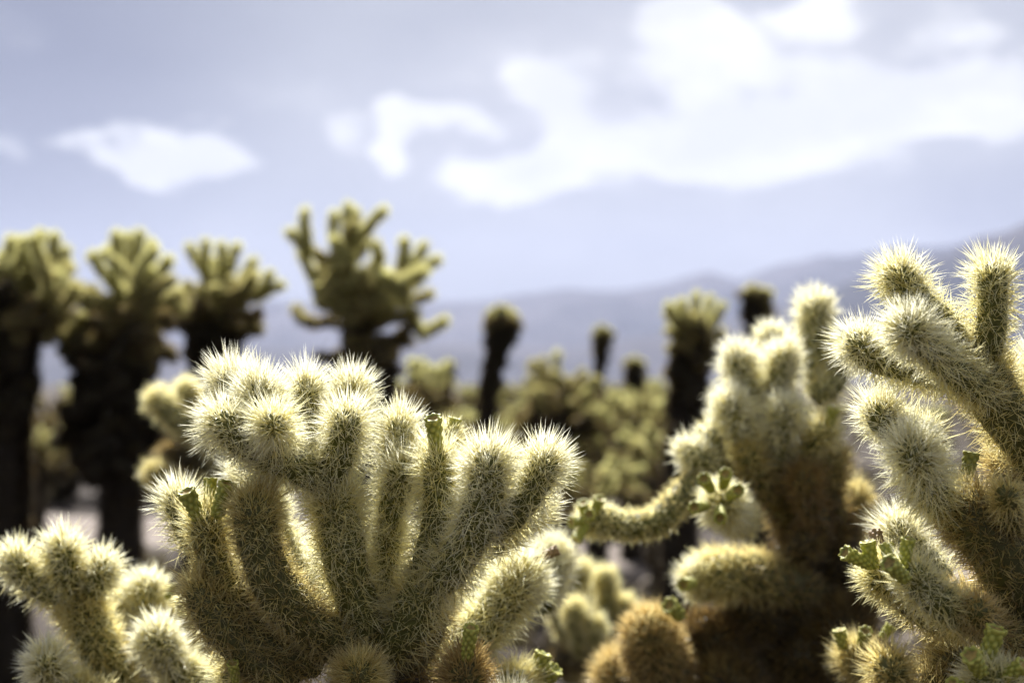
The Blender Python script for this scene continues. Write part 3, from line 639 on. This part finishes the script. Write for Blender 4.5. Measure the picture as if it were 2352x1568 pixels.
def far_trunk(root, pts, r, r2):
    st = Stem(rel(pts, root), r, r2, .38, seed(), True)
    o = link('trunk', st.body(1, 1, M_BSKIN, seg=12, detail=.6), root)
    link('spines', st.spines(1, .9, 7, .05, .004, M_BG, 1.1, -.3), o, kind='stuff')

def far_cactus(label, D, segs, thick, trunk_px, group=None, dark=(), dlen=1.0, dth=1.0, spread=.25, tr=(.05, .07), jit=.18, zmap=None):
    """segs: chains of (px, py) from foot to tip with class; depth varies so that the crown is round"""
    zm = zmap or (lambda u, v: (u, v))
    t0 = zm(*trunk_px[0]); base = P(t0[0], t0[1], D)
    root = thing('cholla_cactus', label, 'cactus', (base[0], base[1], ground_z(base[0], base[1]) - .02), group)
    far_trunk(root, [(base[0], base[1], root.location.z)] + [P(*zm(*q), D) for q in trunk_px], tr[0], tr[1])
    g = random.Random(int(D * 100) + len(segs))
    for cls, pts in segs:
        w = [zm(*q[:2]) for q in pts]; dd = g.uniform(-jit, jit); tip = dd + g.uniform(-.08, .08)
        pr = [P(w[i][0], w[i][1], D + (dd * .4 + (tip - dd * .4) * i / (len(w) - 1))) for i in range(len(w))]
        for i in range(len(pr) - 1):
            a, b = pr[i], pr[i + 1]; e = (b - a) / (np.linalg.norm(b - a) + 1e-9)
            far_joint(root, a - e * .02 * (i > 0), b, thick, cls)
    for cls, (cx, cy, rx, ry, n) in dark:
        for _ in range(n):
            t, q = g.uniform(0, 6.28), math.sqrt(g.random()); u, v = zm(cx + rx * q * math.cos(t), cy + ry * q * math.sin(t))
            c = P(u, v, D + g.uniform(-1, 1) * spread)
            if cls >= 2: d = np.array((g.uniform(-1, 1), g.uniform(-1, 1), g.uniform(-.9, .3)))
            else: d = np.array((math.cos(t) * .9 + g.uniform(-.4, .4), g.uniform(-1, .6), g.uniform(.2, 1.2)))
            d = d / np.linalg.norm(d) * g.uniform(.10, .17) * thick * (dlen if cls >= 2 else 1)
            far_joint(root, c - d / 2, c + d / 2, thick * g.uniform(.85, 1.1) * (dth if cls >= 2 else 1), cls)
    return root
def zb(u, v): return (376.3 + .3 * u, 432.8 + .3 * v)
def za(u, v): return (.4921 * u, 451.6 + .4921 * v)

# the tallest one, left of the middle
far_cactus('tallest blurred cholla left of the middle with antler-like olive arms against the sky', 6.0, [
    (0, [(1110, 470), (1085, 330), (1080, 175)]), (0, [(1130, 500), (1050, 430), (955, 330)]), (1, [(1330, 600), (1230, 540), (1100, 460)]),
    (0, [(1330, 560), (1305, 380), (1310, 190)]), (0, [(1400, 480), (1410, 300), (1415, 125)]), (0, [(1470, 460), (1480, 320), (1470, 180)]), (0, [(1440, 440), (1560, 310), (1690, 170)]),
    (1, [(1420, 760), (1350, 620), (1320, 480)]), (1, [(1400, 640), (1480, 520), (1570, 410)]), (0, [(1590, 620), (1660, 520), (1620, 420)]),
    (0, [(1800, 640), (1830, 520), (1835, 385)]), (0, [(1860, 640), (1950, 520), (1990, 430)]), (0, [(1850, 680), (1980, 620), (2100, 540)]),
    (1, [(1560, 820), (1700, 700), (1860, 620)]), (1, [(1500, 800), (1580, 680), (1640, 560)]), (1, [(1370, 820), (1240, 700), (1200, 600)]),
    (0, [(1240, 780), (1120, 640), (1050, 500)]), (0, [(1340, 860), (1230, 800), (1160, 770)]), (0, [(1300, 900), (1220, 880), (1180, 840)]),
    (2, [(1470, 1090), (1250, 1010), (1110, 1030)]), (1, [(1150, 1030), (1060, 1000), (1015, 915)]), (1, [(1500, 1060), (1420, 900), (1360, 760)]),
    (1, [(1560, 1000), (1680, 900), (1850, 860), (2050, 800)]), (0, [(1700, 900), (1850, 780), (1960, 700)]), (1, [(1620, 1050), (1800, 980), (1940, 950)]),
    (0, [(1860, 900), (1930, 1030), (1990, 1130)]), (0, [(1960, 1100), (2050, 1070), (2160, 1010)]), (1, [(1520, 1150), (1600, 1000), (1640, 880)]),
    (2, [(1500, 1250), (1700, 1220), (1900, 1170)]), (2, [(1700, 1180), (1850, 1100), (1900, 1010)]), (1, [(1480, 900), (1450, 760), (1430, 600)]),
    (0, [(1500, 760), (1540, 640), (1590, 720)]), (0, [(1660, 820), (1730, 740), (1780, 700)]), (0, [(1300, 700), (1330, 640), (1260, 560)]),
    (1, [(1380, 420), (1440, 350), (1460, 260)]), (2, [(1480, 1350), (1300, 1300), (1180, 1280)])],
    1.06, [(1500, 1700), (1480, 1300), (1490, 1020)], dark=[(1, (1540, 880, 240, 130, 18)), (2, (1560, 1280, 200, 110, 20)), (0, (1420, 560, 90, 120, 3)), (0, (1800, 740, 140, 110, 6)), (1, (1600, 700, 120, 90, 4)), (3, (1560, 1480, 200, 110, 20)), (1, (1230, 720, 80, 100, 3))], zmap=zb, spread=.28)
far_cactus('blurred cholla third from the left with an open spread of short olive arms', 6.3, [
    (0, [(330, 690), (260, 560), (195, 440)]), (0, [(330, 680), (300, 540), (320, 405)]), (0, [(430, 720), (460, 570), (440, 430)]), (0, [(450, 700), (520, 570), (570, 430)]),
    (0, [(560, 780), (620, 660), (690, 545)]), (0, [(600, 830), (740, 770), (820, 640)]), (0, [(640, 850), (780, 800), (915, 735)]), (0, [(390, 760), (380, 640), (385, 540)]),
    (1, [(460, 920), (380, 800), (320, 680)]), (1, [(470, 930), (460, 820), (440, 700)]), (1, [(500, 930), (560, 840), (620, 720)]), (1, [(420, 930), (250, 870), (90, 820)]),
    (2, [(450, 980), (600, 960), (740, 1000)]), (1, [(560, 1080), (660, 1050), (750, 1090)]), (0, [(600, 760), (660, 690), (700, 640)]), (0, [(360, 900), (420, 800), (520, 760)])],
    1.04, [(400, 1900), (430, 1200), (450, 900)], dark=[(1, (430, 820, 240, 90, 22)), (2, (380, 1000, 320, 90, 26)), (3, (380, 1200, 200, 200, 34))], zmap=zb, spread=.28)
far_cactus('blurred cholla second from the left, dark trunk under a tuft of olive arms', 5.7, [
    (0, [(570, 420), (545, 300), (540, 170)]), (0, [(600, 400), (605, 290), (600, 180)]), (0, [(650, 400), (650, 280), (655, 165)]), (0, [(650, 430), (690, 330), (705, 210)]),
    (0, [(620, 500), (520, 400), (425, 265)]), (0, [(680, 470), (740, 390), (795, 290)]), (0, [(690, 520), (760, 480), (830, 440)]), (1, [(620, 620), (600, 500), (580, 400)]), (1, [(640, 620), (670, 500), (670, 400)]),
    (1, [(600, 600), (530, 530), (480, 480)]), (1, [(660, 600), (760, 560), (840, 520)]), (1, [(560, 640), (450, 620), (380, 560)])],
    1.04, [(560, 1650), (580, 1000), (620, 600)], dark=[(0, (630, 400, 100, 100, 5)), (1, (600, 500, 210, 90, 26)), (0, (620, 330, 90, 80, 5)), (2, (600, 640, 210, 110, 46)), (3, (540, 820, 180, 150, 70)), (3, (530, 1100, 220, 220, 84)), (2, (560, 740, 200, 60, 16))], zmap=za, spread=.32, tr=(.06, .09))
far_cactus('leftmost blurred cholla with a broad green crown cut by the photo edge', 5.6, [
    (0, [(100, 370), (60, 290), (50, 195)]), (0, [(110, 370), (100, 280), (90, 200)]), (0, [(160, 380), (180, 270), (190, 165)]), (0, [(200, 380), (240, 280), (255, 175)]), (0, [(220, 400), (280, 320), (310, 240)]),
    (0, [(100, 450), (30, 360), (10, 270)]), (1, [(140, 560), (140, 460), (150, 360)]), (1, [(160, 560), (260, 480), (380, 420)]), (1, [(240, 560), (330, 560), (350, 640)]), (1, [(260, 620), (320, 680), (360, 620)]),
    (0, [(180, 460), (220, 400), (280, 370)])],
    1.05, [(40, 1650), (60, 1000), (120, 560)], dark=[(0, (150, 340, 130, 90, 7)), (1, (170, 460, 220, 90, 30)), (0, (60, 330, 70, 70, 4)), (2, (130, 560, 230, 70, 26)), (1, (300, 600, 70, 70, 6)), (3, (0, 640, 150, 200, 56)), (3, (20, 900, 110, 200, 50))], zmap=za, spread=.32, tr=(.06, .09))
# pale plant right behind the main one
def pale_plant(label, foot, segs):
    b = P(*foot); root = thing('cholla_cactus', label, 'cactus', (b[0], b[1], 0))
    for pts, rp, kw in segs: joint(root, pts, rp, **{**dict(per=9, width=.0016, rows=.8, sp=.028, detail=.7), **kw})
    trunk(root, [(b[0], b[1], -.02), (b[0] + .02, b[1], .4), b], .035, .06)
Y = dict(age0=.42, age1=.24); O = dict(age0=.55, age1=.35, body_age=(.3, .2)); K = dict(age0=.9, age1=.8, body_age=(.8, .8))
def zc(d, *p): return [(.4921 * u, 451.6 + .4921 * v, d) for u, v in p]
pale_plant('blurred pale green cholla peeping out left of the sharp central one', (560, 1240, 2.7), [
    (zc(2.68, (1050, 1180), (860, 1070), (715, 925)), 24, Y), (zc(2.74, (980, 1160), (890, 1020), (870, 870)), 24, Y), (zc(2.66, (1050, 1340), (840, 1350), (700, 1270)), 22, O),
    (zc(2.7, (1140, 1500), (1060, 1280), (1010, 1130)), 28, O), (zc(2.75, (1150, 1260), (1060, 1100), (1040, 960)), 24, Y), (zc(2.72, (1100, 1500), (960, 1480), (860, 1420)), 22, K), (zc(2.7, (1000, 1300), (900, 1230), (760, 1200)), 20, K)])
pale_plant('blurred pale cholla clump low behind the central cactus and its slanting arm', (1370, 1560, 2.9), [
    ([(1350, 1480, 2.9), (1320, 1380, 2.88), (1335, 1295, 2.87)], 20, Y), ([(1370, 1480, 2.9), (1395, 1390, 2.9), (1388, 1310, 2.9)], 20, Y), ([(1390, 1500, 2.92), (1425, 1430, 2.9), (1442, 1375, 2.9)], 20, Y),
    ([(1310, 1480, 2.9), (1280, 1400, 2.88), (1262, 1330, 2.86)], 20, Y), ([(1340, 1500, 2.8), (1325, 1440, 2.78), (1318, 1385, 2.76)], 20, Y), ([(1380, 1530, 2.8), (1370, 1470, 2.78), (1362, 1420, 2.77)], 20, Y),
    ([(1300, 1560, 2.85), (1330, 1500, 2.83), (1360, 1470, 2.82)], 24, O), ([(1420, 1560, 2.85), (1390, 1520, 2.83), (1370, 1480, 2.82)], 24, K), ([(1250, 1540, 2.85), (1290, 1520, 2.83), (1340, 1500, 2.82)], 22, K), ([(1480, 1520, 2.85), (1430, 1510, 2.83), (1390, 1500, 2.82)], 20, K),
    ([(1300, 1440, 3.0), (1290, 1370, 3.0), (1310, 1290, 3.0)], 20, Y), ([(1420, 1500, 3.0), (1450, 1450, 3.0), (1470, 1410, 3.0)], 17, Y)])

# slender dark ones and middle-distance ones
def slender(label, D, px, top, wpx, lean, hcrown, wtr, th=.9, seedn=0):
    """narrow cholla: tuft of olive tips, brown shoulders, dark trunk; wpx crown width, hcrown its height, wtr trunk half width, all in photograph pixels"""
    m = D / F; segs = []; g = random.Random(px + seedn); jl = .11 * th / m      # joint length in pixels
    n = 9
    for k in range(n):
        q = (k / (n - 1) - .5); x = px + q * (wpx * .9 - .05 / m * th)
        ty = top + .02 / m * th + abs(q) ** 2 * hcrown * .8 + g.uniform(0, .03) / m; segs.append((0 if k % 3 else 1, [(x - q * jl * .6, ty + jl * .85), (x, ty)]))
    for k in range(16):
        a = g.uniform(-1, 1); y = top + hcrown * g.uniform(.3, 1.1); x = px + a * wpx * .32
        segs.append((2, [(x, y), (x + a * jl * .5, y + jl * g.uniform(-.3, .5))]))
    H = 930 - top
    return far_cactus(label, D, segs, th, [(px + lean, 960), (px + lean * .6, top + H * .6), (px, top + hcrown * .6)],
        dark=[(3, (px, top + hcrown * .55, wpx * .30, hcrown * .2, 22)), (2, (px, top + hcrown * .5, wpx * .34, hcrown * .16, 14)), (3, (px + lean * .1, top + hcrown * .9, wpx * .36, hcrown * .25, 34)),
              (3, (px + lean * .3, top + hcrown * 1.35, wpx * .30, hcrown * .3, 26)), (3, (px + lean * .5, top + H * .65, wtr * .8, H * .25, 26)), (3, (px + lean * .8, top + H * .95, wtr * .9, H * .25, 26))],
        spread=wpx * m * .3, jit=.1, tr=(wtr * m * .6, wtr * m * .8), dlen=.7, dth=.8)
slender('dark slender cholla leaning a little, first one right of the tall antler-like cholla', 9.5, 1152, 690, 95, -35, 100, 26, .85)
slender('thin dark cholla with a small green top in the middle of the row', 14.0, 1384, 742, 58, -14, 60, 16, .8)
slender('short dark cholla with a rounded top between the thin one and the big dark one', 15.0, 1458, 812, 60, 0, 60, 20, .85)
far_cactus('big dark cholla with a spiky green crown just left of the pale clustered cactus', 6.6, [
    (0, [(1565, 770), (1548, 735), (1535, 700)]), (0, [(1575, 760), (1568, 720), (1566, 690)]), (0, [(1595, 750), (1598, 712), (1600, 676)]), (0, [(1615, 750), (1626, 715), (1632, 684)]), (0, [(1620, 760), (1645, 730), (1660, 700)]),
    (1, [(1580, 800), (1552, 775), (1532, 758)]), (1, [(1620, 810), (1645, 785), (1662, 760)]), (1, [(1600, 800), (1600, 760), (1590, 730)]), (1, [(1585, 850), (1550, 815), (1536, 796)]), (2, [(1600, 860), (1630, 840), (1650, 815)]),
    (2, [(1580, 900), (1545, 880), (1530, 850)]), (1, [(1600, 790), (1620, 760), (1610, 730)])],
    .95, [(1560, 1100), (1570, 950), (1595, 780)], dark=[(1, (1598, 745, 42, 35, 8)), (2, (1598, 790, 50, 40, 30)), (3, (1590, 840, 42, 40, 30)), (3, (1580, 920, 34, 60, 34)), (3, (1565, 1020, 40, 60, 30))], spread=.18, tr=(.06, .08), dlen=.8, dth=.85)
far_cactus('brown shaded cholla far left filling the gap behind the first two trunks', 15.2, [
    (2, [(200, 980), (190, 940), (185, 900)]), (2, [(120, 990), (110, 950), (95, 915)]), (2, [(230, 1010), (250, 970), (250, 930)]), (1, [(150, 1000), (150, 950), (155, 905)])],
    1.5, [(150, 1120), (150, 1040)], dark=[(2, (150, 980, 150, 45, 50)), (3, (150, 1055, 190, 60, 110))], spread=.7, tr=(.1, .12))
far_cactus('brown shaded cholla low between the second trunk and the pale green one', 7.6, [
    (2, [(430, 1010), (420, 960), (425, 900)]), (2, [(480, 1010), (500, 960), (520, 900)])],
    1.3, [(450, 1250), (450, 1010)], dark=[(2, (450, 980, 110, 70, 26)), (3, (450, 1070, 130, 90, 40))], spread=.4)
slender('round-topped dark cholla showing above the pale clustered cactus', 8.5, 1738, 645, 92, 0, 80, 30, .9)
slender('small bluish dark cholla half hidden beside the tall antler-like cholla', 18.0, 1028, 825, 42, 0, 40, 12, .8)
far_cactus('brownish branching cholla in the middle distance beside the thin one', 10.0, [
    (0, [(1270, 900), (1280, 850), (1280, 808)]), (1, [(1260, 900), (1240, 860), (1215, 842)]), (1, [(1290, 920), (1320, 880), (1340, 850)]), (0, [(1300, 930), (1350, 900), (1360, 870)])],
    1.25, [(1280, 1000), (1280, 930)], dark=[(1, (1290, 890, 70, 50, 16)), (2, (1290, 950, 90, 50, 34)), (3, (1270, 1000, 80, 60, 26))], spread=.4)
far_cactus('yellowish low cholla between the tall antler-like cholla and the slender dark one', 9.0, [
    (0, [(970, 900), (960, 860), (950, 830)]), (0, [(980, 910), (1000, 870), (1010, 845)])],
    1.15, [(975, 1000), (975, 900)], dark=[(0, (970, 870, 60, 35, 10)), (2, (975, 930, 75, 45, 26))], spread=.35)
# copies of one bushy cholla over the plain
def copy_tree(o, parent=None):
    c = o.copy(); COL.objects.link(c); c.parent = parent
    for ch in o.children: copy_tree(ch, c)
    return c
bush = far_cactus('low yellow-green cholla bush, one of the blurred crowd on the desert floor', 9.0, [
    (0, [(1400, 1000), (1390, 950), (1370, 905)]), (1, [(1410, 1000), (1430, 950), (1440, 915)]), (0, [(1400, 1010), (1350, 980), (1320, 945)]), (1, [(1420, 1010), (1470, 980), (1500, 945)]), (0, [(1440, 990), (1465, 950), (1475, 925)])],
    .95, [(1405, 1150), (1405, 1010)], group='blurred cholla bushes on the desert floor', dark=[(0, (1405, 950, 105, 35, 10)), (1, (1405, 975, 120, 45, 22)), (2, (1405, 1015, 120, 45, 26)), (3, (1405, 1070, 90, 50, 14))], spread=.3, tr=(.05, .07))
b0 = Vector(bush.location)
spots = [(1370, 7.3, .80), (1520, 8.4, .95), (1240, 8.0, .80), (1130, 11, .9), (1330, 12, .9), (1460, 13, 1.0), (1580, 11, .9), (1050, 12, .9), (1180, 15, 1.0), (1400, 17, 1.0), (1550, 18, 1.), (1290, 20, 1.1),
         (900, 14, 1), (1650, 15, 1.), (1780, 12, 1.), (1000, 20, 1.), (1100, 26, 1.1), (1350, 28, 1.1), (1480, 25, 1.1), (1620, 27, 1.1), (750, 18, 1.), (560, 12, .8), (330, 15, .9), (90, 11, .8), (200, 20, 1), (1900, 20, 1.), (2100, 14, 1.), (1230, 36, 1.2), (1420, 40, 1.2), (1550, 38, 1.2), (1080, 42, 1.2), (30, 16, .9), (480, 24, 1), (1200, 9.5, .75), (1300, 10, .8), (1500, 9.6, .85), (1090, 9, .7), (1560, 14, .95), (1260, 13.5, .9), (1010, 15, .9), (1480, 20, 1.1), (1170, 19, 1.05)]
for i, (px, D, s) in enumerate(spots):
    c = copy_tree(bush); x = (px - 1176) / F * D
    c.location = (x, D, ground_z(x, D) - .03); c.rotation_euler = (0, 0, random.uniform(0, 6.28)); c.scale = (s, s, s * random.uniform(.85, 1.05))
x = (1450 - 1176) / F * 10; bush.location = (x, 10, ground_z(x, 10) - .03)

# dry scrub and grass between the cacti: uncountable twigs
def build_scrub():
    g = np.random.default_rng(11); V = []; k = 0; looks = []
    cl = []
    for _ in range(900):
        y = 5 + 60 * g.random() ** 1.7; x = g.uniform(-.5, .5) * y * 1.05; cl.append((x, y, g.uniform(.12, .38), g.random()))
    for x, y, s, tone in cl:
        s *= .55 if y < 12.5 else 1.0; n = 60 if y < 15 else 36
        if strip_dist(x, y) < 1.2: continue
        z = ground_z(x, y); b = np.array((x, y, z)) + np.c_[g.normal(0, s * .35, (n, 2)), np.zeros(n)]
        d = np.c_[g.normal(0, .7, (n, 2)), np.abs(g.normal(.9, .4, n))]; d /= np.linalg.norm(d, axis=1)[:, None]
        l = (s * g.uniform(.5, 1.3, n))[:, None]; side = np.cross(d, g.normal(0, 1, (n, 3))); side /= np.linalg.norm(side, axis=1)[:, None]
        w = .006 + .0006 * y
        V.append(np.stack([b - side * w, b + side * w, b + d * l + side * w * .3], 1).reshape(-1, 3)); age = .25 + .6 * tone
        looks.append(np.repeat(np.stack([np.full(n, age), g.random(n), np.full(n, .6), np.ones(n)], 1), 3, 0))
    V = np.concatenate(V); T = np.arange(len(V)).reshape(-1, 3)
    link('scrub', raw_mesh('scrub', V, T, M_SCRUB, np.concatenate(looks)), kind='stuff')
M_SCRUB = spine_material('dry_scrub', [(0, (.20, .19, .10)), (.4, (.13, .11, .065)), (.7, (.07, .055, .04)), (1, (.03, .024, .018))], .35, .02)
build_scrub()
# stones on the floor
def stone_mesh(sd_):
    import bmesh
    bm = bmesh.new(); bmesh.ops.create_icosphere(bm, subdivisions=2, radius=1)
    for v in bm.verts:
        v.co *= 1 + .35 * mnoise.noise(v.co * 1.3 + Vector((sd_, 0, 0))); v.co.z *= .6
    me = bpy.data.meshes.new('stone'); bm.to_mesh(me); bm.free(); me.materials.append(M_STONE); return me
SM = [stone_mesh(k * 3.1) for k in range(4)]
gs = random.Random(5)
for i in range(46):
    y = gs.uniform(5, 16); x = gs.uniform(-.4, .42) * y
    o = link('stone', SM[i % 4]); s = gs.uniform(.03, .11); o.scale = (s, s * gs.uniform(.7, 1.2), s); o.rotation_euler = (0, 0, gs.uniform(0, 6)); o.location = (x, y, ground_z(x, y) + s * .15)
    o['label'] = 'small tan stone lying on the open desert floor'; o['category'] = 'stone'; o['group'] = 'stones on the desert floor'

# ------------------------------------------------------------------ haze
def build_haze():
    x0, x1, y0, y1, z0, z1_ = -13500, 13500, -13500, 13500, -8, 1350
    V = [(x0, y0, z0), (x1, y0, z0), (x1, y1, z0), (x0, y1, z0), (x0, y0, z1_), (x1, y0, z1_), (x1, y1, z1_), (x0, y1, z1_)]
    F_ = [(0, 3, 2, 1), (4, 5, 6, 7), (0, 1, 5, 4), (1, 2, 6, 5), (2, 3, 7, 6), (3, 0, 4, 7)]
    m, n, l = mat('haze_air'); v = n.new('ShaderNodeVolumePrincipled'); v.inputs['Color'].default_value = (.36, .405, .57, 1); v.inputs['Density'].default_value = .000064
    v.inputs['Anisotropy'].default_value = .2
    o = n.new('ShaderNodeOutputMaterial'); l.new(v.outputs[0], o.inputs['Volume'])
    link('haze', raw_mesh('haze', V, F_, m), kind='stuff')
build_haze()
